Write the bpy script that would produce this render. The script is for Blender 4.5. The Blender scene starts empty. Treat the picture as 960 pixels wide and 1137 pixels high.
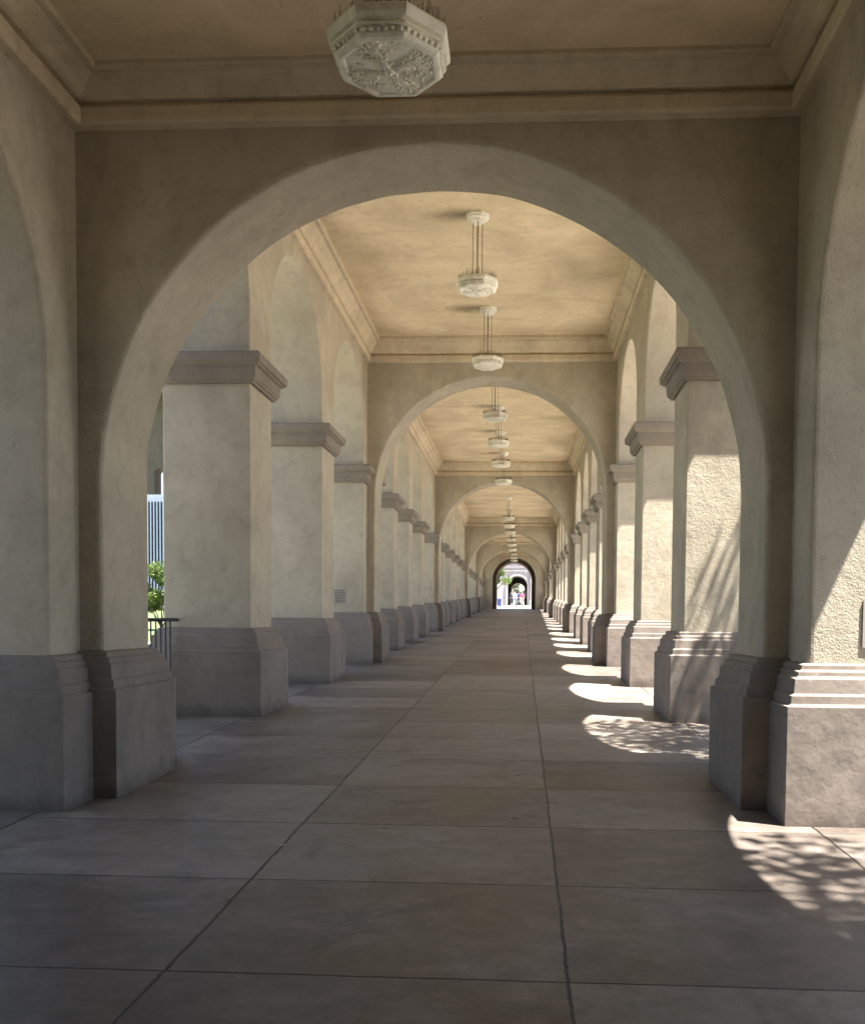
import bpy, bmesh, math, random
from mathutils import Vector, Matrix
R=math.radians; PI=math.pi
S=1.6            # eye height in metres: the layout below is in units of it
SL=0.0324        # the walkway climbs gently away from the camera
scene=bpy.context.scene
C=scene.collection
random.seed(7)

def W(x,y,z): return Vector((x*S,y*S,(z+1)*S))      # layout units -> metres
def fl(y): return -1+SL*y                            # floor level (layout units)

# ------------------------------------------------------------------ materials
def newmat(name):
    m=bpy.data.materials.new(name); m.use_nodes=True
    nt=m.node_tree; b=nt.nodes['Principled BSDF']
    return m,nt,b
def N(nt,t,**k):
    n=nt.nodes.new(t)
    for a,v in k.items():
        if a in n.inputs: n.inputs[a].default_value=v
        else: setattr(n,a,v)
    return n
def pos(nt): return N(nt,'ShaderNodeNewGeometry').outputs['Position']
def noise(nt,vec,scale,detail=4,rough=.55,dist=0.):
    n=N(nt,'ShaderNodeTexNoise'); n.inputs['Scale'].default_value=scale
    n.inputs['Detail'].default_value=detail; n.inputs['Roughness'].default_value=rough
    n.inputs['Distortion'].default_value=dist
    nt.links.new(vec,n.inputs['Vector']); return n.outputs['Fac']
def ramp(nt,fac,stops):
    r=N(nt,'ShaderNodeValToRGB'); e=r.color_ramp.elements
    while len(e)<len(stops): e.new(.5)
    for i,(p,c) in enumerate(stops):
        e[i].position=p; e[i].color=(*c,1) if len(c)==3 else c
    nt.links.new(fac,r.inputs['Fac']); return r.outputs['Color']
def mix(nt,fac,a,b,mode='MIX'):
    m=N(nt,'ShaderNodeMix',data_type='RGBA',blend_type=mode)
    for s,v in ((0,fac),(6,a),(7,b)):
        if hasattr(v,'is_linked'): nt.links.new(v,m.inputs[s])
        elif isinstance(v,(int,float)): m.inputs[s].default_value=v
        else: m.inputs[s].default_value=(*v,1)
    return m.outputs[2]
def mth(nt,op,a,b=None,c=None):
    m=N(nt,'ShaderNodeMath',operation=op)
    for i,v in enumerate((a,b,c)):
        if v is None: continue
        if hasattr(v,'is_linked'): nt.links.new(v,m.inputs[i])
        else: m.inputs[i].default_value=v
    return m.outputs[0]
def bump(nt,b,h,strength,dist,prev=None):
    n=N(nt,'ShaderNodeBump'); n.inputs['Strength'].default_value=strength; n.inputs['Distance'].default_value=dist
    nt.links.new(h,n.inputs['Height'])
    if prev: nt.links.new(prev,n.inputs['Normal'])
    nt.links.new(n.outputs[0],b.inputs['Normal']); return n.outputs[0]
def stretch(nt,vec,sx,sy,sz):
    m=N(nt,'ShaderNodeMapping'); m.inputs['Scale'].default_value=(sx,sy,sz)
    nt.links.new(vec,m.inputs['Vector']); return m.outputs[0]

def stucco(name,base,dirt,b1=.5,brush=False,foot=False,var=1.,fine=72):
    m,nt,b=newmat(name); p=pos(nt)
    big=noise(nt,p,.9,4,.6,.7)
    c=ramp(nt,big,[(.3,tuple(x*(1-.16*var) for x in base)),(.7,tuple(min(1,x*(1+.12*var)) for x in base))])
    pv=stretch(nt,p,1,1,.35) if not brush else stretch(nt,p,.5,1.3,1)
    st=noise(nt,pv,1.7,6,.68,1.0)
    sf=ramp(nt,st,[(.50,(0,0,0)),(.72,(1,1,1))])
    c=mix(nt,mth(nt,'MULTIPLY',sf,.30 if brush else .55),c,dirt)
    md=noise(nt,p,6.5,5,.72,.3)
    c=mix(nt,mth(nt,'MULTIPLY',ramp(nt,md,[(.50,(0,0,0)),(.70,(1,1,1))]),.20 if brush else .38),c,tuple(x*.85 for x in dirt))
    lt=noise(nt,stretch(nt,p,1.1,.9,1.2),3.1,5,.68,.5)
    c=mix(nt,mth(nt,'MULTIPLY',ramp(nt,lt,[(.56,(0,0,0)),(.74,(1,1,1))]),.30),c,tuple(min(1,x*1.28) for x in base))
    sp=noise(nt,p,30,3,.6)
    c=mix(nt,mth(nt,'MULTIPLY',ramp(nt,sp,[(.64,(0,0,0)),(.74,(1,1,1))]),.45),c,tuple(x*.5 for x in dirt))
    if foot:   # scuffed grime and splashes near the floor, chips along the faces
        tc=N(nt,'ShaderNodeTexCoord'); se=N(nt,'ShaderNodeSeparateXYZ'); nt.links.new(tc.outputs['Object'],se.inputs[0])
        z=mth(nt,'ADD',se.outputs[2],mth(nt,'MULTIPLY',mth(nt,'SUBTRACT',noise(nt,p,5,6,.7),.5),.35))
        k=ramp(nt,z,[(.0,(1,1,1)),(.16,(0,0,0))])
        c=mix(nt,mth(nt,'MULTIPLY',k,.6),c,(.07,.055,.045))
        ch=noise(nt,stretch(nt,p,1,1,.5),9,6,.75,.4)
        c=mix(nt,mth(nt,'MULTIPLY',ramp(nt,ch,[(.66,(0,0,0)),(.69,(1,1,1))]),.35),c,tuple(min(1,x*1.8) for x in base))
    nt.links.new(c,b.inputs['Base Color']); b.inputs['Roughness'].default_value=.92
    b.inputs['Specular IOR Level'].default_value=.25
    f=noise(nt,p,fine,4,.6,.3); h=noise(nt,p,fine*.37,3,.5,.2); g=noise(nt,p,4.5,3,.5)
    n1=bump(nt,b,f,b1,.010); n2=bump(nt,b,h,b1*.5,.012,n1); n3=bump(nt,b,g,.4,.03,n2)
    pit=N(nt,'ShaderNodeTexVoronoi'); pit.inputs['Scale'].default_value=16; nt.links.new(p,pit.inputs['Vector'])
    bump(nt,b,mth(nt,'MINIMUM',mth(nt,'MULTIPLY',pit.outputs['Distance'],9.),1.),b1*.5,.004,n3)
    return m
PL=(.445,.392,.303)
M={}
M['plaster']=stucco('cream stucco',PL,(.33,.275,.195),.68)
M['ceil']=stucco('brushed ceiling plaster',(.70,.57,.385),(.38,.28,.17),.15,True)
M['cornice']=stucco('cornice plaster',(.60,.505,.36),(.36,.28,.19),.15)
M['soffit']=M['plaster']
M['ped']=stucco('taupe painted plinth',(.235,.197,.166),(.145,.125,.11),.10,foot=True)
M['cap']=stucco('taupe capital paint',(.25,.212,.168),(.17,.14,.115),.06)
M['shadeframe']=stucco('portal plaster in painted shade',(.10,.075,.05),(.06,.045,.03),.2)  # dark brown stands in for shade on the unlit portal soffit
M['lamp']=stucco('lamp cast stone',(.88,.85,.74),(.40,.34,.24),.12)
M['stone']=stucco('pale carved stone',(.31,.288,.298),(.2,.18,.19),.5)
M['beige']=stucco('shade-darkened beige plaster',(.10,.088,.065),(.07,.06,.045),.4)  # beige darkened so the colour carries the hall's shade
M['roof']=stucco('roof membrane',(.3,.28,.25),(.2,.18,.16),.2)

def plain(name,col,rough=.5,metal=0.,var=.12,scale=8):
    m,nt,b=newmat(name); p=pos(nt)
    c=ramp(nt,noise(nt,p,scale,4),[(.3,tuple(x*(1-var) for x in col)),(.7,tuple(min(1,x*(1+var)) for x in col))])
    nt.links.new(c,b.inputs['Base Color']); b.inputs['Roughness'].default_value=rough; b.inputs['Metallic'].default_value=metal
    return m
M['iron']=plain('black iron',(.018,.018,.02),.45)
M['rod']=plain('bronze rod',(.30,.24,.16),.6,.0)
M['spike']=plain('dark wire',(.13,.10,.07),.6,.2)
M['grille']=plain('painted grille',(.34,.31,.26),.6)
M['void']=plain('dark vent void',(.03,.028,.025),.9)
M['blue']=plain('blue glazing',(.03,.05,.085),.35)
M['white']=plain('white fin',(.20,.24,.30),.5)
M['bin']=plain('navy plastic',(.03,.045,.16),.4)
M['bark']=plain('bark',(.12,.085,.06),.9,0,.35,14)
M['skin']=plain('skin',(.42,.26,.18),.6); M['hair']=plain('dark hair',(.03,.022,.018),.6)
M['soil']=plain('mulch soil',(.06,.05,.035),.95,0,.4,9)
def leafmat(name,col):
    m,nt,b=newmat(name)
    oi=N(nt,'ShaderNodeNewGeometry').outputs['Random Per Island']
    c=ramp(nt,oi,[(0.,tuple(x*.55 for x in col)),(.6,col),(1.,(col[0]*1.9,col[1]*1.5,col[2]*1.1))])
    nt.links.new(c,b.inputs['Base Color']); b.inputs['Roughness'].default_value=.5
    tr=N(nt,'ShaderNodeBsdfTranslucent'); nt.links.new(c,tr.inputs['Color'])
    mx=N(nt,'ShaderNodeMixShader'); mx.inputs[0].default_value=.35
    out=nt.nodes['Material Output']
    nt.links.new(b.outputs[0],mx.inputs[1]); nt.links.new(tr.outputs[0],mx.inputs[2]); nt.links.new(mx.outputs[0],out.inputs['Surface'])
    return m
M['leaf']=leafmat('green leaves',(.055,.085,.03)); M['leaf2']=leafmat('fresh leaves',(.095,.15,.035))
M['leaf3']=leafmat('hedge leaves',(.028,.045,.018))
M['grass']=plain('lawn grass',(.085,.115,.04),.9,0,.4,6)

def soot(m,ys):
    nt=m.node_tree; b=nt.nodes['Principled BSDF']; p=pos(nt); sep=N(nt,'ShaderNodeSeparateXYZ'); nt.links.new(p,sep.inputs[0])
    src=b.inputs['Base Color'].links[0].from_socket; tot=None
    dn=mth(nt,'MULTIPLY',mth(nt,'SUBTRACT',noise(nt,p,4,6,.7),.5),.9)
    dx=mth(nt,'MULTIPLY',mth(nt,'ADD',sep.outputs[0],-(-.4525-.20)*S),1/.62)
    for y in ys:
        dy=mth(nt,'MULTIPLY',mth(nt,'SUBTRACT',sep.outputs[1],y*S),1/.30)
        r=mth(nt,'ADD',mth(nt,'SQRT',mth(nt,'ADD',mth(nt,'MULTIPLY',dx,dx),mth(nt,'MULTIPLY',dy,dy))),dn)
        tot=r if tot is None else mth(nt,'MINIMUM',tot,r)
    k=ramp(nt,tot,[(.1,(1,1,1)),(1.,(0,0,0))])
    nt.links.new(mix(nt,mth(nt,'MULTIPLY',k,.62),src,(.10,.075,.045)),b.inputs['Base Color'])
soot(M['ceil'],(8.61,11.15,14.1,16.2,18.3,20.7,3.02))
# walkway: concrete slabs with sawn joints
def walk_mat():
    m,nt,b=newmat('walkway concrete'); p=pos(nt)
    sep=N(nt,'ShaderNodeSeparateXYZ'); nt.links.new(p,sep.inputs[0])
    wob=noise(nt,stretch(nt,p,1,1,1),2.2,5,.7); wobf=noise(nt,p,18,3,.6)
    wv=mth(nt,'ADD',mth(nt,'MULTIPLY',mth(nt,'SUBTRACT',wob,.5),.035),mth(nt,'MULTIPLY',mth(nt,'SUBTRACT',wobf,.5),.012))
    x=mth(nt,'ADD',sep.outputs[0],wv); y=mth(nt,'ADD',sep.outputs[1],mth(nt,'MULTIPLY',wv,.5))
    lines=None
    for X in (-3.22,-2.145,-.925,.128,1.25,2.35):
        d=mth(nt,'ABSOLUTE',mth(nt,'SUBTRACT',x,X*S))
        lines=d if lines is None else mth(nt,'MINIMUM',lines,d)
    t=mth(nt,'MULTIPLY',mth(nt,'SUBTRACT',y,2.276*S),1/(.754*S))
    fr=mth(nt,'ABSOLUTE',mth(nt,'SUBTRACT',t,mth(nt,'ROUND',t)))
    dy=mth(nt,'MULTIPLY',fr,.754*S)
    gl=mth(nt,'SUBTRACT',1.,mth(nt,'SMOOTH_MIN',mth(nt,'MULTIPLY',lines,1/.012),1.,.05))
    gt=mth(nt,'SUBTRACT',1.,mth(nt,'SMOOTH_MIN',mth(nt,'MULTIPLY',dy,1/.0085),1.,.05))
    gt=mth(nt,'MULTIPLY',gt,mth(nt,'ADD',.55,mth(nt,'MULTIPLY',wobf,.7)))
    g=mth(nt,'MAXIMUM',mth(nt,'MAXIMUM',gl,gt),0.)
    # slab to slab tone
    cell=N(nt,'ShaderNodeTexWhiteNoise',noise_dimensions='2D')
    cx=N(nt,'ShaderNodeCombineXYZ')
    nt.links.new(mth(nt,'ROUND',mth(nt,'ADD',t,.5)),cx.inputs[0])
    col=None
    for X in (-3.22,-2.145,-.925,.128,1.25,2.35):
        g_=mth(nt,'GREATER_THAN',x,X*S); col=g_ if col is None else mth(nt,'ADD',col,g_)
    nt.links.new(col,cx.inputs[1])
    nt.links.new(cx.outputs[0],cell.inputs['Vector'])
    ps=stretch(nt,p,.75,1.1,1)
    n1=noise(nt,ps,1.1,6,.66,.6); n2=noise(nt,p,.28,4,.6,.8); n3=noise(nt,stretch(nt,p,.8,1.1,1),6,6,.78,.4)
    v=mth(nt,'ADD',mth(nt,'MULTIPLY',n1,.5),mth(nt,'ADD',mth(nt,'MULTIPLY',n2,.3),mth(nt,'MULTIPLY',n3,.35)))
    v=mth(nt,'ADD',v,mth(nt,'MULTIPLY',mth(nt,'SUBTRACT',cell.outputs[0],.5),.15))
    c=ramp(nt,v,[(.42,(.075,.060,.049)),(.56,(.148,.122,.102)),(.72,(.27,.232,.20))])
    # gum spots and dark drips
    vor=N(nt,'ShaderNodeTexVoronoi',voronoi_dimensions='2D'); vor.inputs['Scale'].default_value=1.3; nt.links.new(stretch(nt,p,1,1,1),vor.inputs['Vector'])
    sz=N(nt,'ShaderNodeSeparateColor'); nt.links.new(vor.outputs['Color'],sz.inputs[0])
    thr=mth(nt,'MULTIPLY',mth(nt,'MAXIMUM',mth(nt,'SUBTRACT',sz.outputs[0],.5),0.),.085)
    dd=mth(nt,'ADD',vor.outputs['Distance'],mth(nt,'MULTIPLY',mth(nt,'SUBTRACT',noise(nt,p,40,3,.6),.5),.03))
    spot=mth(nt,'LESS_THAN',dd,thr)
    c=mix(nt,mth(nt,'MULTIPLY',spot,.8),c,(.035,.03,.026))
    st=ramp(nt,noise(nt,p,1.5,6,.72,1.0),[(.53,(0,0,0)),(.66,(1,1,1))])
    c=mix(nt,mth(nt,'MULTIPLY',st,.42),c,(.05,.037,.03))
    wh=ramp(nt,noise(nt,stretch(nt,p,1,.7,1),3.4,6,.8,.6),[(.58,(0,0,0)),(.68,(1,1,1))])
    c=mix(nt,mth(nt,'MULTIPLY',wh,.22),c,(.36,.33,.30))
    gr=ramp(nt,noise(nt,p,55,4,.7),[(.56,(0,0,0)),(.70,(1,1,1))])
    c=mix(nt,mth(nt,'MULTIPLY',gr,.35),c,(.05,.04,.035))
    ck=N(nt,'ShaderNodeTexVoronoi',feature='DISTANCE_TO_EDGE'); ck.inputs['Scale'].default_value=.42
    wv2=N(nt,'ShaderNodeVectorMath',operation='ADD'); nz=N(nt,'ShaderNodeTexNoise'); nz.inputs['Scale'].default_value=2.5; nz.inputs['Detail'].default_value=6
    nt.links.new(p,nz.inputs['Vector']); nt.links.new(p,wv2.inputs[0]); nt.links.new(nz.outputs['Color'],wv2.inputs[1]); nt.links.new(wv2.outputs[0],ck.inputs['Vector'])
    cr=mth(nt,'MULTIPLY',mth(nt,'LESS_THAN',ck.outputs['Distance'],.0022),mth(nt,'GREATER_THAN',noise(nt,p,.5,2),.54))
    c=mix(nt,mth(nt,'MULTIPLY',cr,.12),c,(.03,.025,.02))
    c=mix(nt,mth(nt,'MINIMUM',mth(nt,'MULTIPLY',g,1.5),1.),c,(.014,.012,.010))
    nt.links.new(c,b.inputs['Base Color'])
    rr=ramp(nt,n1,[(.3,(.38,)*3),(.75,(.62,)*3)]); nt.links.new(rr,b.inputs['Roughness'])
    h=mth(nt,'SUBTRACT',mth(nt,'MULTIPLY',n3,.12),g)
    bump(nt,b,h,.8,.006)
    return m
M['walk']=walk_mat()
def pave_mat(name,base):
    m,nt,b=newmat(name); p=pos(nt)
    c=ramp(nt,noise(nt,p,.8,6,.65),[(.3,tuple(x*.8 for x in base)),(.7,tuple(x*1.12 for x in base))])
    nt.links.new(c,b.inputs['Base Color']); b.inputs['Roughness'].default_value=.9
    bump(nt,b,noise(nt,p,60,3),.3,.004); return m
M['pave']=pave_mat('sunlit paving',(.46,.42,.355))

# ------------------------------------------------------------------ helpers
def mk(name,bm,mat,parent=None,loc=None,bevel=0.,smooth=False,recalc=True):
    """bm in world metres; origin moved to loc"""
    if recalc: bmesh.ops.recalc_face_normals(bm,faces=bm.faces)
    loc=Vector(loc) if loc is not None else Vector((0,0,0))
    for v in bm.verts: v.co-=loc
    me=bpy.data.meshes.new(name); bm.to_mesh(me); bm.free()
    o=bpy.data.objects.new(name,me); C.objects.link(o)
    if parent is not None:
        o.parent=parent; w=Vector((0,0,0)); q=parent
        while q is not None: w+=q.location; q=q.parent
        o.location=loc-w
    else: o.location=loc
    for mm in (mat if isinstance(mat,(list,tuple)) else [mat]): me.materials.append(mm)
    if smooth:
        for pl in me.polygons: pl.use_smooth=True
    if bevel:
        b=o.modifiers.new('bevel','BEVEL'); b.width=bevel; b.segments=3; b.limit_method='ANGLE'; b.angle_limit=R(35); b.harden_normals=False
    return o
def empty(name,loc,label=None,cat=None,group=None,parent=None):
    o=bpy.data.objects.new(name,None); C.objects.link(o); o.location=loc; o.empty_display_size=.3
    if parent: o.parent=parent; o.location=Vector(loc)-parent.location
    tag(o,label,cat,group); return o
def tag(o,label=None,cat=None,group=None,kind=None):
    if label: o['label']=label
    if cat: o['category']=cat
    if group: o['group']=group
    if kind: o['kind']=kind
    return o
def box(bm,x0,x1,y0,y1,z0,z1):
    v=[bm.verts.new(W(x,y,z)) for z in (z0,z1) for x,y in ((x0,y0),(x1,y0),(x1,y1),(x0,y1))]
    for f in ((3,2,1,0),(4,5,6,7),(0,1,5,4),(1,2,6,5),(2,3,7,6),(3,0,4,7)): bm.faces.new([v[i] for i in f])
def stack(bm,x0,x1,y0,y1,prof):
    """prof: (z, out) rectangle grown by out"""
    prev=None
    for z,o in prof:
        r=[bm.verts.new(W(x,y,z)) for x,y in ((x0-o,y0-o),(x1+o,y0-o),(x1+o,y1+o),(x0-o,y1+o))]
        if prev:
            for i in range(4): bm.faces.new((prev[i],prev[(i+1)%4],r[(i+1)%4],r[i]))
        else: bm.faces.new(r[::-1])
        prev=r
    bm.faces.new(prev)
def tube(bm,pts,r,seg=6):
    prev=None
    for i,p in enumerate(pts):
        p=Vector(p); a=Vector(pts[max(0,i-1)]); b=Vector(pts[min(len(pts)-1,i+1)])
        d=(b-a).normalized(); u=d.orthogonal().normalized(); w=d.cross(u)
        rr=r[i] if isinstance(r,(list,tuple)) else r
        ring=[bm.verts.new(p+(u*math.cos(2*PI*k/seg)+w*math.sin(2*PI*k/seg))*rr) for k in range(seg)]
        if prev:
            # match phase
            best=min(range(seg),key=lambda s:(ring[s].co-prev[0].co).length)
            ring=ring[best:]+ring[:best]
            if (ring[1].co-prev[1].co).length>(ring[-1].co-prev[1].co).length: ring=[ring[0]]+ring[1:][::-1]
            for k in range(seg): bm.faces.new((prev[k],prev[(k+1)%seg],ring[(k+1)%seg],ring[k]))
        else: bm.faces.new(ring[::-1])
        prev=ring
    bm.faces.new(prev)
def extr(bm,loop2d,fn,a,b,bw=0.,skip=None):
    """extrude a closed 2D outline between depth a and b; fn(p,q,depth)->Vector.
    bw rounds the two edge loops, except at outline points where skip(p,q) is true"""
    L=[]
    for p in loop2d:
        if not L or (abs(p[0]-L[-1][0])+abs(p[1]-L[-1][1]))>1e-5: L.append(p)
    n=len(L)
    area=sum(L[i][0]*L[(i+1)%n][1]-L[(i+1)%n][0]*L[i][1] for i in range(n))
    sg=1 if area>0 else -1
    off=[]
    for i in range(n):
        if bw==0 or (skip and skip(*L[i])): off.append((0,0)); continue
        d0=Vector((L[i][0]-L[i-1][0],L[i][1]-L[i-1][1])).normalized(); d1=Vector((L[(i+1)%n][0]-L[i][0],L[(i+1)%n][1]-L[i][1])).normalized()
        n0=Vector((-d0.y,d0.x))*sg; n1=Vector((-d1.y,d1.x))*sg
        if abs(d0.x)<1e-6 and abs(d1.y)<1e-6 or abs(d1.x)<1e-6 and abs(d0.y)<1e-6:
            m=n0 if abs(n0.x)>.5 else n1       # foot of a jamb: slide sideways only
        else:
            m=(n0+n1); m=m/max(.3,m.length_squared/2)
            m=m.normalized()*min(m.length,1.3)
        off.append((m.x,m.y))
    if bw:
        L=[(p+.0035*math.sin(7.3*p+5.1*q+a)*(1 if off[i]!=(0,0) else 0)+.0018*math.sin(23*q+17*p)*(1 if off[i]!=(0,0) else 0),q+(.0035*math.sin(6.1*p-4*q+a)+.0018*math.sin(21*p+19*q))*(1 if (off[i]!=(0,0) and abs(off[i][1])>.05) else 0)) for i,(p,q) in enumerate(L)]
    s=1 if b>a else -1
    rings=[]; K=3 if bw else 0
    for k in range(K+1):
        ph=PI/2*k/max(1,K); o=bw*(1-math.sin(ph)); dp=bw*(1-math.cos(ph))
        rings.append((o if bw else 0,a+s*dp if bw else a))
    rings+= [(o,b-(dd-a)) for o,dd in reversed(rings)]
    V=[[bm.verts.new(fn(p+ox*o,q+oy*o,dd)) for (p,q),(ox,oy) in zip(L,off)] for o,dd in rings]
    f1=bm.faces.new(V[0]); f2=bm.faces.new(V[-1][::-1])
    for A,B in zip(V,V[1:]):
        for i in range(n): 
            f=bm.faces.new((A[i],B[i],B[(i+1)%n],A[(i+1)%n]))
            if bw: f.smooth=False
    f1.normal_update(); f2.normal_update()
    bmesh.ops.triangulate(bm,faces=[f1,f2],ngon_method='EAR_CLIP')

# ------------------------------------------------------------------ layout of the arcade
XL,XR=-2.145,1.245            # inner wall faces
TH=.70                        # wall thickness
JL,JR=-2.03,1.125             # jambs of the transverse arches
XC=(JL+JR)/2; AR=(JR-JL)/2
IN=.115                       # pedestal projection
CAP=2.07; COR=3.50; COR0=2.31
PED=[(0,0),(.515,0),(.522,-.020),(.560,-.022),(.566,-.036),(.632,-.042),(.640,-.058),(.662,-.060),(.667,-.078),(.690,-.080),(.696,-.10),(.70,-.16)]
CPR=[(1.832,-.02),(1.836,.030),(1.853,.032),(1.858,.046),(1.876,.050),(1.882,.058),(1.960,.062),(1.968,.085),(1.980,.092),(1.984,.108),(2.044,.112),(2.064,.095),(2.07,-.02)]

arc=empty('arcade_building',W(XC,4.2,fl(4.2)),'long cream stucco arcade of arches on square piers, stretching into the distance','arcade')

def pier(side,y0,y1,cap=True,shaft=True,label=None,cap_from=None,zt=CAP,shaft_from=None):
    """y0,y1 = extent of the shaft"""
    x0,x1=(XL-TH,XL) if side<0 else (XR,XR+TH)
    zf=fl(y0-IN)
    base=W((x0+x1)/2,(y0+y1)/2,zf)
    bm=bmesh.new(); stack(bm,x0,x1,shaft_from or y0,y1,[(zf+.68,0),((1.85 if cap else zt),0)])
    sh=mk('pier',bm,M['plaster'],arc,base,bevel=.018)
    bm=bmesh.new(); stack(bm,x0-IN,x1+IN,y0-IN,y1+IN,[(zf+z-(.06 if z==0 else 0),o) for z,o in PED])
    mk('pedestal',bm,M['ped'],sh,base,bevel=.006)
    if cap:
        a=y0 if cap_from is None else cap_from
        bm=bmesh.new(); stack(bm,x0,x1,a,y1,CPR)
        mk('capital',bm,M['cap'],sh,W((x0+x1)/2,(a+y1)/2,1.84),bevel=.004)
    if label: sh['label']=label
    return sh

def arch_pts(c,r,zs,n=40,a0=PI,a1=0):
    return [(c+r*math.cos(a0+(a1-a0)*i/n), zs+r*math.sin(a0+(a1-a0)*i/n)) for i in range(n+1)]

def side_wall(side,y0,y1,opens,zb,zt,spring_drop=None,apex=3.36,jit=0):
    """wall over the piers, pierced by round arches; opens=[(ya,yb)]"""
    x0,x1=(XL-TH,XL) if side<0 else (XR,XR+TH)
    e=.006 if side<0 else -.006
    loop=[(y0,zt),(y0,zb)]
    for a,b in opens:
        r=(b-a)/2; loop.append((a,zb)); loop+=arch_pts((a+b)/2,r,apex-r); loop.append((b,zb))
    loop+=[(y1,zb),(y1,zt)]
    # drop duplicates
    L=[]
    for p in loop:
        if not L or (abs(p[0]-L[-1][0])+abs(p[1]-L[-1][1]))>1e-5: L.append(p)
    bm=bmesh.new(); extr(bm,L,lambda y,z,x:W(x,y,z),x0,x1,.022,lambda y,z:z>zt-.01 or y<=y0+.001 or y>=y1-.001)
    return mk('side_wall',bm,M['plaster'],arc,W((x0+x1)/2,(y0+y1)/2,zb))

def trans_arch(a,ab,apex,zt,r=AR,name_label=None):
    """transverse arch; pedestals span a..ab, wall slab a+IN..ab-IN"""
    s0,s1=a+IN,ab-IN+.02
    zf=fl(a); zb=zf+.68
    zs=apex-r
    L=[(XL-.2,zt),(XL-.2,zb),(XC-r,zb)]+arch_pts(XC,r,zs,64)+[(XC+r,zb),(XR+.2,zb),(XR+.2,zt)]
    bm=bmesh.new(); extr(bm,L,lambda x,z,y:W(x,y,z),s0,s1,.024,lambda x,z:abs(x-XC)>r+.05)
    t=mk('cross_arch',bm,M['plaster'],arc,W(XC,(s0+s1)/2,zb))
    for x0,x1 in ((XL-.15,JL),(JR,XR+.15)):
        bm=bmesh.new(); stack(bm,x0-IN if x0<XC else x0-IN,x1+IN,s0-IN,s1+IN-.02,[(zf+.003+z-(.06 if z==0 else 0),o) for z,o in PED])
        mk('pedestal',bm,M['ped'],t,W((x0+x1)/2,(s0+s1)/2,zf),bevel=.006)
    if name_label: t['label']=name_label
    return t

def bay_ceiling(y0,y1,c,k=1.):
    """y0,y1 inner faces of the two cross arches"""
    prof=[(-.03,-.01),(.045,-.0),(.056,.012),(.058,.072),(.048,.088),(.026,.094),(.026,.104),(.058,.108),(.075,.125),(.10,.175),(.135,.215),(.150,.235),(.150,.247),(.185,.250),(.190,.262),(.190,.306)]
    bm=bmesh.new(); rings=[]; TOP=.30*k
    prof=[(u,v if v<.105 else .104+(v-.104)*(TOP-.104)/.196) for u,v in prof]
    for u,v in prof:
        rings.append([bm.verts.new(W(x,y,c+v)) for x,y in ((XL+u,y0+u),(XR-u,y0+u),(XR-u,y1-u),(XL+u,y1-u))])
    for p,q in zip(rings,rings[1:]):
        for i in range(4): bm.faces.new((p[i],p[(i+1)%4],q[(i+1)%4],q[i]))
    bmb=bmesh.new(); box(bmb,XL-.05,XR+.05,y0-.05,y1+.05,c+TOP,c+TOP+.1)
    ce=mk('ceiling',bmb,M['ceil'],arc,W(XC,(y0+y1)/2,c+TOP))
    mk('cornice',bm,M['cornice'],ce,W(XC,(y0+y1)/2,c),bevel=.006,recalc=True)
    return ce

ZT=COR+.55; ZT0=COR0+.55
lamps=[]
# transverse arches: pedestal start, end, apex height
A1=(4.16,4.875); A2=(12.266,13.03); A3=(21.87,22.6); A4=(33.6,34.3); A5=(41.7,42.4); END=(49.0,50.6)
# --- bay over the camera
for sd in (-1,1):
    pier(sd,4.0,5.085,cap=True,cap_from=4.5,shaft_from=4.42,label='pier beside the nearest cross arch')
    ops=[(1.885,3.985)]
    w=side_wall(sd,1.4,4.42,ops,-.42,ZT0,apex=2.20)
    for a,b in ((1.4,1.885),):
        pier(sd,a,b,cap=False,zt=-.42)
for sd in (-1,1):
    x0,x1=(XL-TH,XL) if sd<0 else (XR,XR+TH)
    bm=bmesh.new(); box(bm,x0,x1,-3.9,1.4,-1.2,ZT0); mk('side_wall',bm,M['plaster'],arc,W((x0+x1)/2,-1.2,-1))  # unseen walls left without openings to darken the near bay
# unseen closing wall far behind the camera, added to keep the near bay dark
bm=bmesh.new(); box(bm,XL-TH-.1,XR+TH+.1,-4.4,-3.9,-1.3,ZT0); mk('end_wall',bm,M['plaster'],arc,W(XC,-4.15,-1))
bay_ceiling(-3.9,A1[0]+IN,COR0,.68)
trans_arch(*A1,2.225,ZT,name_label='nearest and darkest cross arch')

def bay(Aa,Ab,piers,engaged_front_end,apex=3.36):
    """piers: free shafts (y0,y1); adds engaged pier for the arch at the end"""
    pass
PEDW=.84
# shaft spans: free piers
bays=[]
# bay 1
free1=[(7.035,7.635),(9.583,10.20)]
pier2=(12.11,13.30)
free2=[(14.885,15.47),(16.98,17.56),(19.10,19.68)]
pier3=(21.70,22.85)
def spread(a,b,n,w=.58):
    op=(b-a-(n-1)*w)/n
    return [(a+op*(i+1)+w*i,a+op*(i+1)+w*(i+1)) for i in range(n-1)]
pier4=(33.45,34.5); free3=spread(pier3[1],pier4[0],5)
pier5=(41.55,42.6); free4=spread(pier4[1],pier5[0],3)
free5=spread(pier5[1],48.8,3)
seq=[((4.0,5.085),free1,pier2),(pier2,free2,pier3),(pier3,free3,pier4),(pier4,free4,pier5),(pier5,free5,(48.8,50.8))]
for sd in (-1,1):
    for i,(pa,fr,pb) in enumerate(seq):
        allp=[pa]+fr+[pb]
        ops=[(allp[k][1]-.0,allp[k+1][0]+.0) for k in range(len(allp)-1)]
        ya=(4.46 if i==0 else (pa[0]+pa[1])/2); yb=(pb[0]+pb[1])/2 if i<4 else 50.5
        side_wall(sd,ya,yb,ops,CAP-.004,ZT,apex=3.37)
        for f in fr: 
            pier(sd,*f)
        pier(sd,*pb)
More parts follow.
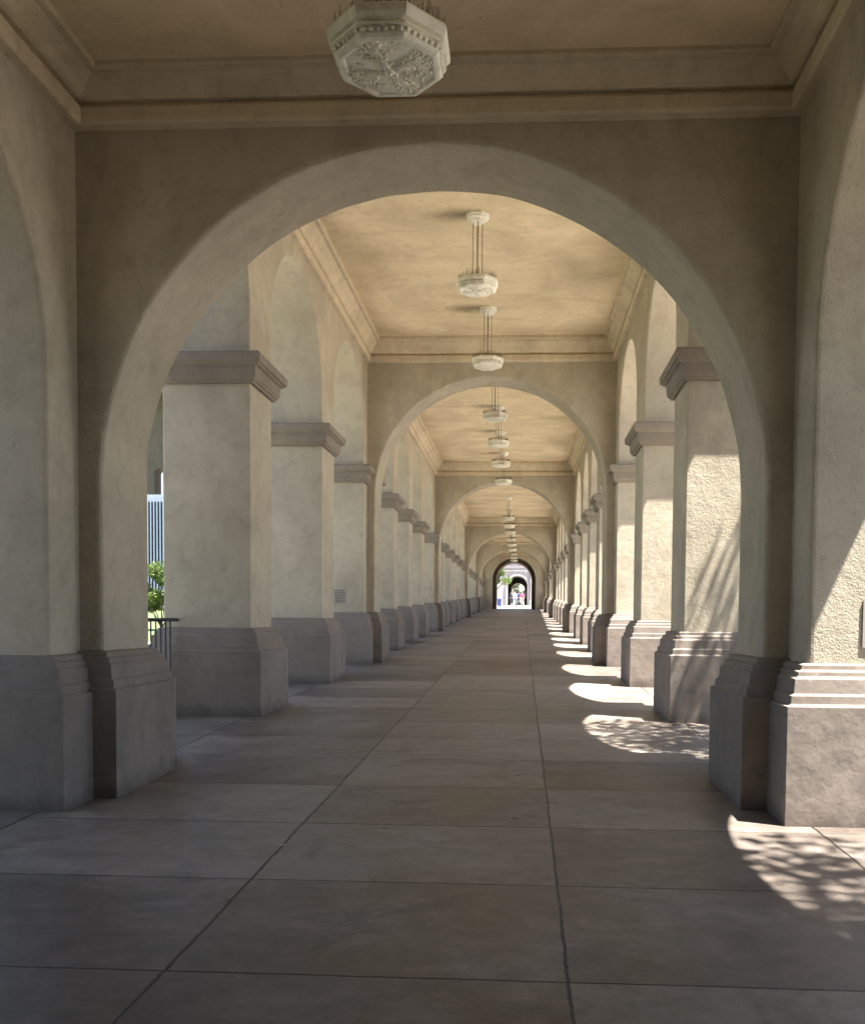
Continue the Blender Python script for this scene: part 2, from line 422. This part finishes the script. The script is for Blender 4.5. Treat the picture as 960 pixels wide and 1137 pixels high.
for A,ap in ((A2,3.30),(A3,3.34),(A4,3.24),(A5,3.24)):
    trans_arch(*A,ap,ZT)
cuts=[A1,A2,A3,A4,A5,END]
for a,b in zip(cuts,cuts[1:]):
    bay_ceiling(a[1]-IN+.02,b[0]+IN if b is not END else b[0],COR)
# end wall; the portal's unlit soffit is painted dark brown
zb=fl(49)-.1
L=[(XL-.2,ZT),(XL-.2,zb),(XC-1.17,zb)]+arch_pts(XC,1.17,3.36-1.17,48)+[(XC+1.17,zb),(XR+.2,zb),(XR+.2,ZT)]
bm=bmesh.new(); extr(bm,L,lambda x,z,y:W(x,y,z),49.0,50.6)
ew=mk('end_wall',bm,M['plaster'],arc,W(XC,49.8,fl(49))); ew['label']='far end wall with a round doorway'
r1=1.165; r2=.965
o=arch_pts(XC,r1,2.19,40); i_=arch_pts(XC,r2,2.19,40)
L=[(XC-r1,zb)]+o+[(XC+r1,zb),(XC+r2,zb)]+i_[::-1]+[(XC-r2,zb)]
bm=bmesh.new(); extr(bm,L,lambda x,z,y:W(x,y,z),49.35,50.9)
mk('painted_shade_soffit',bm,M['shadeframe'],ew,W(XC,50,fl(50)))
# roof
for y0,y1,z in ((-4.5,4.42,ZT0),(4.42,50.9,ZT)):
    bm=bmesh.new(); box(bm,XL-TH-.12,XR+TH+.12,y0,y1,z-.002,z+.12); mk('roof',bm,M['roof'],arc,W(XC,(y0+y1)/2,z))

# vent grilles
def grille(parent,xc,y,zc,w,h,label=None):
    bm=bmesh.new(); box(bm,xc-w/2,xc+w/2,y-.006,y+.01,zc-h/2,zc+h/2)
    g=mk('vent_plate',bm,M['grille'],parent,W(xc,y,zc))
    bm=bmesh.new(); nx,ny=7,int(7*h/w)
    for i in range(nx):
        for j in range(ny):
            cx=xc+w*((i+.5)/nx-.5)*.86; cz=zc+h*((j+.5)/ny-.5)*.9
            sx=w/nx*.24; sz=h/ny*.24
            box(bm,cx-sx,cx+sx,y-.0075,y-.0055,cz-sz,cz+sz)
    k=mk('perforation',bm,M['void'],g,W(xc,y-.007,zc))
piers=[o for o in C.objects if o.name.startswith('pier')]
def find(side,y): return min((o for o in piers),key=lambda o:(abs((arc.location+o.location).y/S-y)+ (0 if ((arc.location+o.location).x<XC*S)==(side<0) else 99)))
grille(find(-1,12.7),-2.46,12.11,.30,.16,.20)
grille(find(1,4.54),1.572,3.985,-.005,.20,.205)
# ------------------------------------------------------------------ pendant lamps
def octring(bm,r,z,rot=PI/8):
    return [bm.verts.new(Vector((r*math.cos(rot+k*PI/4),r*math.sin(rot+k*PI/4),z))) for k in range(8)]
def octstack(bm,prof,cap0=True,cap1=True):
    prev=None
    for r,z in prof:
        q=octring(bm,r,z)
        if prev:
            for k in range(8): bm.faces.new((prev[k],prev[(k+1)%8],q[(k+1)%8],q[k]))
        elif cap0: bm.faces.new(q[::-1])
        prev=q
    if cap1: bm.faces.new(prev)
def blob(bm,p,sx,sy,sz,rot=None,sub=1):
    m=Matrix.Translation(p)@(rot.to_4x4() if rot else Matrix.Identity(4))@Matrix.Diagonal((sx,sy,sz,1))
    bmesh.ops.create_icosphere(bm,subdivisions=sub,radius=1,matrix=m)
LR=.324   # bowl radius, metres
DROP=.612*S
def addmesh(name,bm,mat,parent,bevel=0,smooth=False,loc=(0,0,0)):
    bmesh.ops.recalc_face_normals(bm,faces=bm.faces)
    me=bpy.data.meshes.new(name); bm.to_mesh(me); bm.free(); me.materials.append(mat)
    if smooth:
        for p in me.polygons: p.use_smooth=True
    o=bpy.data.objects.new(name,me); C.objects.link(o); o.parent=parent; o.location=loc
    if bevel:
        b=o.modifiers.new('bevel','BEVEL'); b.width=bevel; b.segments=2; b.limit_method='ANGLE'; b.angle_limit=R(25)
    return o
def make_lamp():
    root=empty('pendant_lamp',(0,0,0))
    # z=0 is the ceiling
    bm=bmesh.new(); octstack(bm,[(.185,.02),(.185,-.035),(.165,-.05),(.165,-.07),(.12,-.085),(.105,-.12),(.05,-.135)])
    addmesh('canopy',bm,M['lamp'],root,.004)
    zt=-DROP   # top of bowl
    for k in range(4):
        a=.12+k*PI/2; x,y=.072*math.cos(a),.072*math.sin(a)
        bm=bmesh.new(); tube(bm,[(x,y,-.12),(x,y,zt)],.0065,8); addmesh('rod',bm,M['rod'],root,smooth=True)
    bm=bmesh.new()
    octstack(bm,[(.93*LR,zt),(1.0*LR,zt-0.0025),(1.03*LR,zt-0.0185),(1.03*LR,zt-0.0487),(1.0*LR,zt-0.0605),(.985*LR,zt-0.0672),(.90*LR,zt-0.0706),(.86*LR,zt-0.0722),(.86*LR,zt-0.0840),(.965*LR,zt-0.0865),(.965*LR,zt-0.0974),(.885*LR,zt-0.1008),(.885*LR,zt-0.1260),(.90*LR,zt-0.1285),(.90*LR,zt-0.1344),(.86*LR,zt-0.1478),(.80*LR,zt-0.1546),(.765*LR,zt-0.1529),(.735*LR,zt-0.1428),(.05,zt-0.1562)])
    bowl=addmesh('bowl',bm,M['lamp'],root,.003)
    bm=bmesh.new()
    for k in range(8):
        a0=PI/8+k*PI/4; a1=a0+PI/4
        p0=Vector((.90*LR*math.cos(a0),.90*LR*math.sin(a0),zt-.1135)); p1=Vector((.90*LR*math.cos(a1),.90*LR*math.sin(a1),zt-.1135))
        for i in range(6):
            p=p0.lerp(p1,(i+.5)/6); blob(bm,p,.0165,.0165,.0135)
            if i<5: blob(bm,p0.lerp(p1,(i+1)/6)+Vector((0,0,.006)),.007,.009,.010)
    addmesh('beaded_band',bm,M['lamp'],bowl,smooth=True)
    # scrolling leaves carved on the underside
    bm=bmesh.new(); rl_=random.Random(9)
    def zz(r): return zt-.156+(.0135)*(r/(.735*LR))
    for k in range(8):
        a=k*PI/4; pts=[]; sgn=1 if k%2 else -1
        for i in range(9):
            t=i/8; r=.03+.175*t; aa=a+sgn*.55*math.sin(t*PI*.9)
            pts.append(Vector((r*math.cos(aa),r*math.sin(aa),zz(r)-.004)))
        tube(bm,pts,[.012*(1-.5*i/8) for i in range(9)],6)
        end=pts[-1]
        for i in range(7):   # curl
            q=i/6*PI*1.6; rr=.026*(1-i/9)
            blob(bm,end+Vector((rr*math.cos(a+sgn*q),rr*math.sin(a+sgn*q),-.002)),.010,.010,.009)
        for i in range(2,8):
            for sd_ in (-1,1):
                d_=(pts[i]-pts[i-1]).normalized(); n_=Vector((-d_.y,d_.x,0))*sd_
                an=math.atan2((n_+d_*.7).y,(n_+d_*.7).x)
                blob(bm,pts[i]+(n_*.022+d_*.012)*(.6+.7*i/8),.022*(.6+.6*i/8),.0085,.009,Matrix.Rotation(an,3,'Z'))
    for i in range(70):
        r=rl_.uniform(.05,.225); a=rl_.uniform(0,2*PI)
        blob(bm,Vector((r*math.cos(a),r*math.sin(a),zz(r)-.002)),rl_.uniform(.012,.026),rl_.uniform(.006,.011),.009,Matrix.Rotation(rl_.uniform(0,PI),3,'Z'))
    addmesh('carved_foliage',bm,M['lamp'],bowl,smooth=True)
    bm=bmesh.new(); blob(bm,Vector((0,0,zt-.160)),.032,.032,.016,None,2); blob(bm,Vector((0,0,zt-.176)),.009,.009,.014,None,2); addmesh('finial',bm,M['lamp'],bowl,smooth=True)
    # wire bird spikes on the rim
    rnd=random.Random(3); bm=bmesh.new()
    for i in range(420):
        a=rnd.uniform(0,2*PI); r=LR*rnd.uniform(.62,.93); h=rnd.uniform(.03,.115)
        p=Vector((r*math.cos(a),r*math.sin(a),zt-.005)); q=p+Vector((rnd.uniform(-.018,.018),rnd.uniform(-.018,.018),h))
        tube(bm,[p,q],.0013,3)
    addmesh('spike_strip',bm,M['spike'],bowl)['kind']='stuff'
    return root
def kids(o): return [c for c in C.objects if c.parent==o]
def copy_tree(o,parent=None):
    ch=kids(o); c=o.copy(); C.objects.link(c)
    if parent is not None: c.parent=parent
    for k in ch: copy_tree(k,c)
    return c
spots=[]
def mids(pa,fr,pb):
    al=[pa]+fr+[pb]; return [(al[k][1]+al[k+1][0])/2 for k in range(len(al)-1)]
m1=mids(*seq[0]); m2=mids(*seq[1]); m3=mids(*seq[2]); m4=mids(*seq[3]); m5=mids(*seq[4])
LAB=[(3.02,COR0,'large octagonal lamp bristling with wires, cut off by the top edge of the photo'),
 (m1[1],COR,'white octagonal pendant lamp with tall rods just beyond the first dark arch'),
 (m1[2],COR,'octagonal pendant lamp hanging right in front of the ceiling moulding above the second arch'),
 (m2[0],COR,'first octagonal lamp seen through the second arch, its rods fully visible and largest there'),
 (m2[1],COR,'octagonal lamp second through the second arch, overlapping the lamp above it'),
 (m2[2],COR,'octagonal lamp third through the second arch, against the far ceiling moulding'),
 (m2[3],COR,'octagonal lamp fourth through the second arch, sitting just above the crown of the third arch'),
 (m3[2],COR,'small lamp topmost of the stacked row seen through the third arch'),
 (m3[3],COR,'small lamp second from the top of the stacked row through the third arch'),
 (m3[4],COR,'small lamp third from the top of the stacked row through the third arch'),
 (m4[0],COR,'tiny lamp fourth from the top of the stacked row through the third arch'),
 (m4[1],COR,'tiny lamp fifth from the top of the stacked row through the third arch'),
 (m4[2],COR,'tiny lamp sixth from the top of the stacked row through the third arch'),
 (m5[0],COR,'tiny lamp third from the bottom of the stacked row above the far doorway'),
 (m5[1],COR,'tiny lamp second from the bottom of the stacked row above the far doorway'),
 (m5[2],COR,'tiny lowest lamp of the row, dark against the bright far doorway')]
proto=make_lamp()
for i,(y,c,lab) in enumerate(LAB):
    o=proto if i==0 else copy_tree(proto)
    o.location=W(XC-.0,y,c+(.204 if i==0 else .30)); tag(o,lab,'lamp','octagonal pendant lamps down the middle of the arcade')

# ------------------------------------------------------------------ ground
def gz(y): return fl(min(max(y,-30),64))
def sheet(name,x0,x1,ys,dz,mat,kind='structure'):
    bm=bmesh.new(); prev=None
    for y in ys:
        r=[bm.verts.new(W(x,y,gz(y)+dz)) for x in (x0,x1)]
        if prev: bm.faces.new((prev[0],prev[1],r[1],r[0]))
        prev=r
    o=mk(name,bm,mat,None,W((x0+x1)/2,ys[0],gz(ys[0]))); o['kind']=kind; return o
sheet('ground',-900,900,[-600,-30,0,20,40,64,900],-.03,M['pave'])
sheet('walkway',XL-TH-.35,XR+TH+.9,[-6,0,20,40,51.0],0,M['walk'])
sheet('lawn',-40,-7.2,[-6,0,20,40,58],-.024,M['grass'])
sheet('added_dark_bed',XR+TH+.95,XR+TH+12,[-8,0,5.0],-.020,M['soil'])  # unseen dark ground added to cut bounce light into the near bay
sheet('added_dark_bed',-14,XL-TH-.4,[-8,0,4.2],-.020,M['soil'])  # same on the left: added, out of view, to weaken the bounce
sheet('plaza',-14,14,[51.05,58,64,66],-.02,M['pave'])

# ------------------------------------------------------------------ railing in the first left opening
rl=empty('iron_railing',W(-2.62,6.0,fl(6.0)),'black iron railing with upright bars between the two nearest left piers','railing')
xr=-2.735; zt=-.02; 
bm=bmesh.new(); tube(bm,[W(xr,5.09,zt),W(xr,6.5,zt),W(xr,7.03,zt)],.022,8); mk('handrail',bm,M['iron'],rl,W(xr,6,zt),smooth=True)
bm=bmesh.new(); tube(bm,[W(xr,5.09,fl(5.09)+.07),W(xr,7.03,fl(7.03)+.07)],.015,8); mk('bottom_rail',bm,M['iron'],rl,W(xr,6,fl(6)+.07),smooth=True)
k=0
for i in range(23):
    y=5.14+i*.092
    if y>6.93: break
    bm=bmesh.new(); tube(bm,[W(xr,y,fl(y)+.07),W(xr,y,zt)],.0095,6); mk('bar',bm,M['iron'],rl,W(xr,y,fl(y)+.07),smooth=True)

# ------------------------------------------------------------------ vegetation
def leaves(bm,centers,n,size,rnd):
    for _ in range(n):
        c,r=rnd.choice(centers)
        d=Vector((rnd.gauss(0,1),rnd.gauss(0,1),rnd.gauss(0,1))).normalized()*r*(rnd.random()**.45)
        p=c+Vector((d.x,d.y,d.z*.75)); s=size*rnd.uniform(.6,1.3)
        u=Vector((rnd.gauss(0,1),rnd.gauss(0,1),rnd.gauss(0,.6))).normalized(); v=u.orthogonal().normalized(); w=u.cross(v)
        a=rnd.uniform(0,PI); v2=v*math.cos(a)+w*math.sin(a)
        q=[p-u*s, p+v2*s*.42, p+u*s, p-v2*s*.42]
        bm.faces.new([bm.verts.new(x) for x in q])
def tree(x,y,h,cr,n,label,size=.10,seed=1,leaf='leaf',clumps=26,cat='tree',zc=None,trunk=.16,group=None):
    rnd=random.Random(seed); base=W(x,y,gz(y)-.03); 
    root=empty('broadleaf_tree' if cat=='tree' else 'garden_bush',base,label,cat,group)
    top=base+Vector((0,0,h)); cc=base+Vector((0,0,h-cr*.8)); cen=[]
    for i in range(clumps):
        d=Vector((rnd.gauss(0,1),rnd.gauss(0,1),rnd.gauss(0,1))).normalized()*cr*rnd.uniform(.35,.95)
        cen.append((cc+Vector((d.x,d.y,d.z*.72)),cr*rnd.uniform(.20,.36)))
    bm=bmesh.new(); f=base+Vector((0,0,max(.15,h-cr*1.7)))
    tube(bm,[base-Vector((0,0,.1)),base.lerp(f,.5)+Vector((.05,.03,0)),f],[trunk,trunk*.8,trunk*.65],9)
    for c,r in cen[:12]:
        m=f.lerp(c,.5)+Vector((rnd.uniform(-.1,.1)*cr,rnd.uniform(-.1,.1)*cr,.08*cr))
        tube(bm,[f-Vector((0,0,.05)),m,c],[trunk*.5,trunk*.28,trunk*.08],6)
    mk('trunk' if cat=='tree' else 'stem',bm,M['bark'],root,base,smooth=True)
    bm=bmesh.new(); leaves(bm,cen,n,size,rnd); mk('crown' if cat=='tree' else 'foliage',bm,M[leaf],root,cc,recalc=False)
    return root
# sunny-side trees dapple the arcade's light; others are added to dim the near bay
tree(4.0,4.75,10.5,3.7,15000,'large leafy tree standing outside the right row of piers',.085,11,clumps=40)
tree(5.4,-.6,9.0,3.6,11000,'unseen broad leafy tree added to shade the right side of the bay the viewer stands in',.10,13,clumps=40)  # out of view, added to dim the near bay
tree(3.5,1.42,11.2,2.45,11500,'tall slim leafy tree close outside the nearest right opening',.09,17,clumps=34)
tree(-6.6,3.4,7.5,3.2,9000,'unseen leafy tree added to block sky light at the nearest left opening',.10,14,clumps=36)  # out of view, added to hold back sky light from the left
tree(-6.4,-1.4,8.0,3.6,9000,'unseen leafy tree added to block sky light on the left side of the bay the viewer stands in',.10,15,clumps=36)  # likewise added as an unseen sky blocker
tree(6.2,12.3,8.5,2.6,5000,'smaller leafy tree farther along outside the right row of piers',.085,12,clumps=26)
# garden seen through the gap on the left
tree(-8.75,21.5,2.7,1.5,15000,'bright green rounded bush on the lawn behind the black railing',.06,21,'leaf2',20,'bush',trunk=.05)
# far doorway
tree(-1.72,56.5,4.3,1.6,6500,'green leafy tree at the left of the far doorway',.09,31,'leaf2',26)
tree(-1.2,88,7.0,2.6,3500,'dark green tree seen through the innermost far archway',.13,32,'leaf',22)

hd=empty('garden_hedge',W(-.3,82,gz(82)-.03),'dark green hedge across the view inside the innermost far archway','hedge')
rnd_=random.Random(5); bm=bmesh.new()
cen_=[(W(-.3+rnd_.uniform(-3,3),82+rnd_.uniform(-.5,.5),gz(82)+rnd_.uniform(.05,2.3)),rnd_.uniform(.35,.6)) for _ in range(90)]
leaves(bm,cen_,15000,.11,rnd_); mk('foliage',bm,M['leaf3'],hd,W(-.3,82,gz(82)),recalc=False)
bm=bmesh.new()
for q in range(8): tube(bm,[W(-3+q*.8,82,gz(82)-.05),W(-3+q*.8+.1,82.05,gz(82)+.9)],.03,6)
mk('stem',bm,M['bark'],hd,W(-.3,82,gz(82)))
sc=W(-.925,3.43,fl(3.43)+.003); bm=bmesh.new(); g=[[bm.verts.new(sc+Vector((i*.012-.024,j*.009-.012,.003+.004*math.sin(i*1.7+j*2.3)**2))) for i in range(5)] for j in range(4)]
for j in range(3):
    for i in range(4): bm.faces.new((g[j][i],g[j][i+1],g[j+1][i+1],g[j+1][i]))
tag(mk('paper_scrap',bm,plain('scrap paper',(.5,.45,.38),.8),None,sc),'tiny pale paper scrap lying beside the left floor joint in the foreground','scrap')
bm=bmesh.new()
cen_=[]
for sx in (-1,1):
    for q in range(70):
        y=-35+q*1.6; cen_.append((W(sx*(44+rnd_.uniform(0,5)),y,gz(y)+rnd_.uniform(.3,3.6)),rnd_.uniform(2.2,4.2)))
leaves(bm,cen_,26000,.38,rnd_)
tag(mk('distant_woodland',bm,M['leaf'],None,W(0,20,gz(20)),recalc=False),'far-off belt of dark green trees beyond the lawns','woodland',kind='stuff')
# ------------------------------------------------------------------ buildings outside on the left
b=empty('striped_building',W(-18,42,gz(42)),'blue building with narrow white vertical fins behind the green bush','building')
zg=gz(42)-.04
bm=bmesh.new(); box(bm,-26,-13.5,42.3,50,zg,5.75); mk('facade',bm,M['blue'],b,W(-19,46,zg))
for i in range(84):
    x=-26+i*.15
    bm=bmesh.new(); box(bm,x-.018,x+.018,42.0,42.31,zg,5.8); mk('fin',bm,M['white'],b,W(x,42.1,zg))
b2=empty('beige_hall',W(-26,58,gz(58)),'tall shaded beige building with an arched opening rising behind the striped building','building')
zg=gz(58)-.04
ops=[(-28.6,-25.8),(-24.05,-23.45),(-21,-18.2)]
L=[(-34,14),(-34,zg)]
for a,c_ in ops:
    r=(c_-a)/2; ap=9.7 if c_-a<1 else 8
    L.append((a,zg)); L+=arch_pts((a+c_)/2,r,ap-r,20); L.append((c_,zg))
L+=[(-14,zg),(-14,14)]
bm=bmesh.new(); extr(bm,L,lambda x,z,y:W(x,y,z),58,59.2); mk('wall',bm,M['beige'],b2,W(-24,58.6,zg))
bm=bmesh.new(); box(bm,-34.4,-13.6,55.6,59.6,14,14.5); mk('roof',bm,M['beige'],b2,W(-24,58.5,14))  # overhang pushed forward to throw shade on the wall below

# ------------------------------------------------------------------ beyond the far doorway
f=empty('carved_stone_facade',W(-.2,62,gz(62)),'pale stone facade with a round archway seen through the far doorway','building')
zg=gz(62)-.05
def xw(px,Z): return (px-579.3)/1000*Z*1.0
ac=xw(574,62); ar=.66
L=[(-9,5.6),(-9,zg),(ac-ar,zg)]+arch_pts(ac,ar,3.02-ar,32)+[(ac+ar,zg),(9,zg),(9,5.6)]
bm=bmesh.new(); extr(bm,L,lambda x,z,y:W(x,y,z),62,64.2); mk('wall',bm,M['stone'],f,W(0,63,zg))
o=arch_pts(ac,ar+.16,3.02-ar,32); i_=arch_pts(ac,ar+.02,3.02-ar,32)
L=[(ac-ar-.16,zg)]+o+[(ac+ar+.16,zg),(ac+ar+.02,zg)]+i_[::-1]+[(ac-ar-.02,zg)]
bm=bmesh.new(); extr(bm,L,lambda x,z,y:W(x,y,z),61.93,62.05); mk('arch_moulding',bm,M['stone'],f,W(ac,62,zg))
for z in (3.35,3.6,4.2):
    bm=bmesh.new(); box(bm,-9,9,61.9,62.02,z,z+.07); mk('stone_course',bm,M['stone'],f,W(0,62,z))
for x in (ac-1.25,ac+1.0,ac+2.2,ac-2.5):
    bm=bmesh.new(); stack(bm,x-.13,x+.13,61.82,62.02,[(zg,.05),(zg+.35,.05),(zg+.37,0),(3.1,0),(3.15,.05),(3.33,.06)]); mk('pilaster',bm,M['stone'],f,W(x,61.9,zg),bevel=.01)
f2=empty('inner_stone_arch',W(ac,72,gz(72)),'second round stone arch visible inside the far facade archway','arch')
a2=xw(574.8,72); r2_=.56
L=[(a2-3.5,4.6),(a2-3.5,zg),(a2-r2_,zg)]+arch_pts(a2,r2_,2.92-r2_,28)+[(a2+r2_,zg),(a2+3.5,zg),(a2+3.5,4.6)]
bm=bmesh.new(); extr(bm,L,lambda x,z,y:W(x,y,z),72,73); mk('wall',bm,M['plaster'],f2,W(a2,72.5,zg))
# passage roof and walls between facade and inner arch
bm=bmesh.new(); box(bm,ac-3.3,ac+3.3,64.1,72.1,4.2,4.35); mk('roof',bm,M['stone'],f,W(ac,68,4.2))
for x0,x1 in ((ac-1.2,ac-.8),(ac+.8,ac+1.2)):
    bm=bmesh.new(); box(bm,x0,x1,64.15,72.1,zg,4.25); mk('passage_wall',bm,M['stone'],f,W((x0+x1)/2,68,zg))
# bin
bn=empty('blue_bin',W(xw(554,58.5),58.5,gz(58.5)-.02),'navy blue litter bin at the left foot of the far doorway','bin')
xb=xw(554,58.5); zb2=gz(58.5)-.02
bm=bmesh.new(); stack(bm,xb-.12,xb+.12,58.38,58.62,[(zb2,-.02),(zb2+.05,0),(zb2+.42,.015)]); mk('body',bm,M['bin'],bn,W(xb,58.5,zb2),bevel=.01)
bm=bmesh.new(); stack(bm,xb-.12,xb+.12,58.38,58.62,[(zb2+.423,.03),(zb2+.47,.03),(zb2+.53,-.05)]); mk('lid',bm,M['bin'],bn,W(xb,58.5,zb2+.42),bevel=.01)

# ------------------------------------------------------------------ people
def skin_mesh(name,verts,edges,radii,mat,parent,root=0,sub=1):
    me=bpy.data.meshes.new(name); me.from_pydata([Vector(v) for v in verts],edges,[]); me.update()
    o=bpy.data.objects.new(name,me); C.objects.link(o); o.parent=parent; me.materials.append(mat)
    s=o.modifiers.new('skin','SKIN'); s.use_smooth_shade=True
    for i,r in enumerate(radii):
        d=me.skin_vertices[0].data[i]; d.radius=(r,r) if not isinstance(r,tuple) else r; d.use_root=(i==root)
    u=o.modifiers.new('sub','SUBSURF'); u.levels=sub; u.render_levels=sub
    return o
def person(px,Z,face,label,top,bottom,H=1.68,stride=.16,long_hair=False,bag=None,skirt=False):
    x=xw(px,Z)
    root=empty('person',W(x,Z,gz(Z)-.03),label,'person','people walking near the far archway')
    k=H/1.70
    V=[];E_=[];Rr=[]
    def v(p,r,par=None):
        V.append((p[0]*k,p[1]*k,p[2]*k)); Rr.append(r if isinstance(r,tuple) else r*k)
        if par is not None: E_.append((par,len(V)-1))
        return len(V)-1
    pel=v((0,0,.93),.135); bel=v((0,0,1.08),.125,pel); ch=v((0,0,1.27),.145,bel); nk=v((0,0,1.43),.06,ch); n2=v((0,.012,1.48),.052,nk); h1=v((0,.02,1.56),.078,n2); h2=v((0,.015,1.63),.078,h1)
    for s in (-1,1):
        hp=v((s*.09,0,.88),.095,pel); kn=v((s*.10,s*stride*.35+.03,.50),.058,hp); an=v((s*.10,s*stride,.10),.038,kn); he=v((s*.10,s*stride,.045),.042,an); v((s*.115,s*stride+.14,.03),.032,he)
        sh=v((s*.165,0,1.39),.058,ch); el=v((s*.235,-s*stride*.3,1.12),.038,sh); wr=v((s*.235,-s*stride*.5+.07,.89),.026,el); pm=v((s*.232,-s*stride*.5+.085,.82),.028,wr)
        for t in range(4):
            a=v((s*.23,-s*stride*.5+.062+.018*t,.765),.0095,pm); v((s*.222,-s*stride*.5+.064+.019*t,.725-.004*abs(t-1.5)),.0085,a)
        a=v((s*.222,-s*stride*.5+.125,.80),.010,pm); v((s*.216,-s*stride*.5+.14,.765),.009,a)
    body=skin_mesh('body',V,E_,Rr,M['skin'],root)
    def sub(name,idx,grow,mat):
        m={i:j for j,i in enumerate(idx)}
        es=[(m[a],m[b]) for a,b in E_ if a in m and b in m]
        skin_mesh(name,[V[i] for i in idx],es,[Rr[i]+grow for i in idx],mat,root)
    # indices: 0 pel 1 bel 2 ch 3 nk ; per side 19 verts starting at 7
    s0=7; n=19
    sub('shirt',[0,1,2]+[s0+5,s0+6]+[s0+n+5,s0+n+6],.018,top)
    sub('trousers',[0,s0,s0+1,s0+2,s0+n,s0+n+1,s0+n+2],.016,bottom)
    bm=bmesh.new(); blob(bm,Vector((0,-.008,1.625))*k,.098*k,.108*k,.10*k,None,2)
    if long_hair: blob(bm,Vector((0,-.07,1.50))*k,.085*k,.05*k,.13*k,None,2)
    bm2=bm; me=bpy.data.meshes.new('hair'); bm2.to_mesh(me); bm2.free(); me.materials.append(M['hair'])
    # cut the face side away
    ho=bpy.data.objects.new('hair',me); C.objects.link(ho); ho.parent=root
    for v_ in me.vertices:
        if v_.co.y>.04*k and v_.co.z<1.64*k: v_.co.y=.04*k
    bm=bmesh.new()
    blob(bm,Vector((0,.105,1.575))*k,.012*k,.018*k,.022*k); 
    for s in (-1,1): blob(bm,Vector((s*.085,.015,1.58))*k,.012*k,.02*k,.03*k)
    me=bpy.data.meshes.new('face'); bm.to_mesh(me); bm.free(); me.materials.append(M['skin']); fo=bpy.data.objects.new('face',me); C.objects.link(fo); fo.parent=root
    bm=bmesh.new()
    for s in (-1,1): blob(bm,Vector((s*.032,.092,1.60))*k,.010*k,.008*k,.008*k)
    me=bpy.data.meshes.new('eyes'); bm.to_mesh(me); bm.free(); me.materials.append(M['hair']); fo2=bpy.data.objects.new('eye_pair',me); C.objects.link(fo2); fo2.parent=root
    root.rotation_euler=(0,0,R(face))
    return root
cl=lambda n,c: plain(n,c,.85,0,.1,20)
person(567.6,61.1,170,'person in dark navy top and dark trousers, leftmost of the group in the far archway',cl('navy cloth',(.02,.03,.08)),cl('black cloth',(.02,.02,.025)),1.58)
person(571.0,60.5,188,'person in a white shirt and pale blue trousers walking from the far archway',cl('white cloth',(.40,.46,.56)),cl('pale blue cloth',(.16,.22,.34)),1.62,.22)
person(575.0,61.3,10,'person in dark blue clothes between the white shirt and the pink shirt',cl('dark blue cloth',(.03,.035,.11)),cl('navy trousers',(.03,.035,.07)),1.60)
person(579.2,60.8,175,'person with long dark hair in a bright pink shirt at the right of the group',cl('pink cloth',(.50,.07,.17)),cl('pale pink cloth',(.30,.20,.20)),1.54,.14,True)
person(582.6,63.2,20,'distant person in grey clothes half hidden behind the group in the far archway',cl('grey cloth',(.2,.2,.22)),cl('dark grey cloth',(.08,.08,.09)))

# ------------------------------------------------------------------ light, sky, camera
d=Vector((-1.46,.62,-4.14)).normalized()
sun=bpy.data.lights.new('sun','SUN'); sun.energy=5.0; sun.angle=R(.53); sun.color=(1,.955,.885)
so=bpy.data.objects.new('sun',sun); C.objects.link(so); so.rotation_euler=d.to_track_quat('-Z','Y').to_euler(); so.location=(20,-8,60)
w=bpy.data.worlds.new('World'); scene.world=w; w.use_nodes=True; nt=w.node_tree
sky=nt.nodes.new('ShaderNodeTexSky'); sky.sky_type='NISHITA'; sky.sun_disc=False
ts=-d; sky.sun_elevation=math.asin(ts.z); sky.sun_rotation=math.atan2(ts.x,ts.y)
bg=nt.nodes['Background']; bg.inputs['Strength'].default_value=.075
nt.links.new(sky.outputs[0],bg.inputs['Color'])

F=1000.; cxp,cyp=526.41,729.85; yaw,pitch,roll=.0524,.0417,.0082
cam=bpy.data.cameras.new('camera'); co=bpy.data.objects.new('camera',cam); C.objects.link(co)
co.location=(0,0,S); 
rot=Matrix.Rotation(yaw,3,'Z')@Matrix.Rotation(PI/2-pitch,3,'X')@Matrix.Rotation(roll,3,'Z')
co.rotation_euler=rot.to_euler()
cam.sensor_fit='HORIZONTAL'; cam.sensor_width=36; cam.lens=F/960*36
# the picture is an off-centre crop: lens shift
# roll is about the principal point
cam.shift_x=-(cxp-480)/960; cam.shift_y=(cyp-568.5)/960
cam.clip_start=.05; cam.clip_end=3000
scene.camera=co
scene.view_settings.view_transform='Standard'; scene.view_settings.look='None'; scene.view_settings.gamma=1; scene.view_settings.use_curve_mapping=False
scene.view_settings.exposure=2.64
scene.cycles.use_denoising=True
scene.cycles.max_bounces=14; scene.cycles.diffuse_bounces=6
scene.cycles.use_adaptive_sampling=True; scene.cycles.adaptive_threshold=.025
scene.cycles.sample_clamp_indirect=8
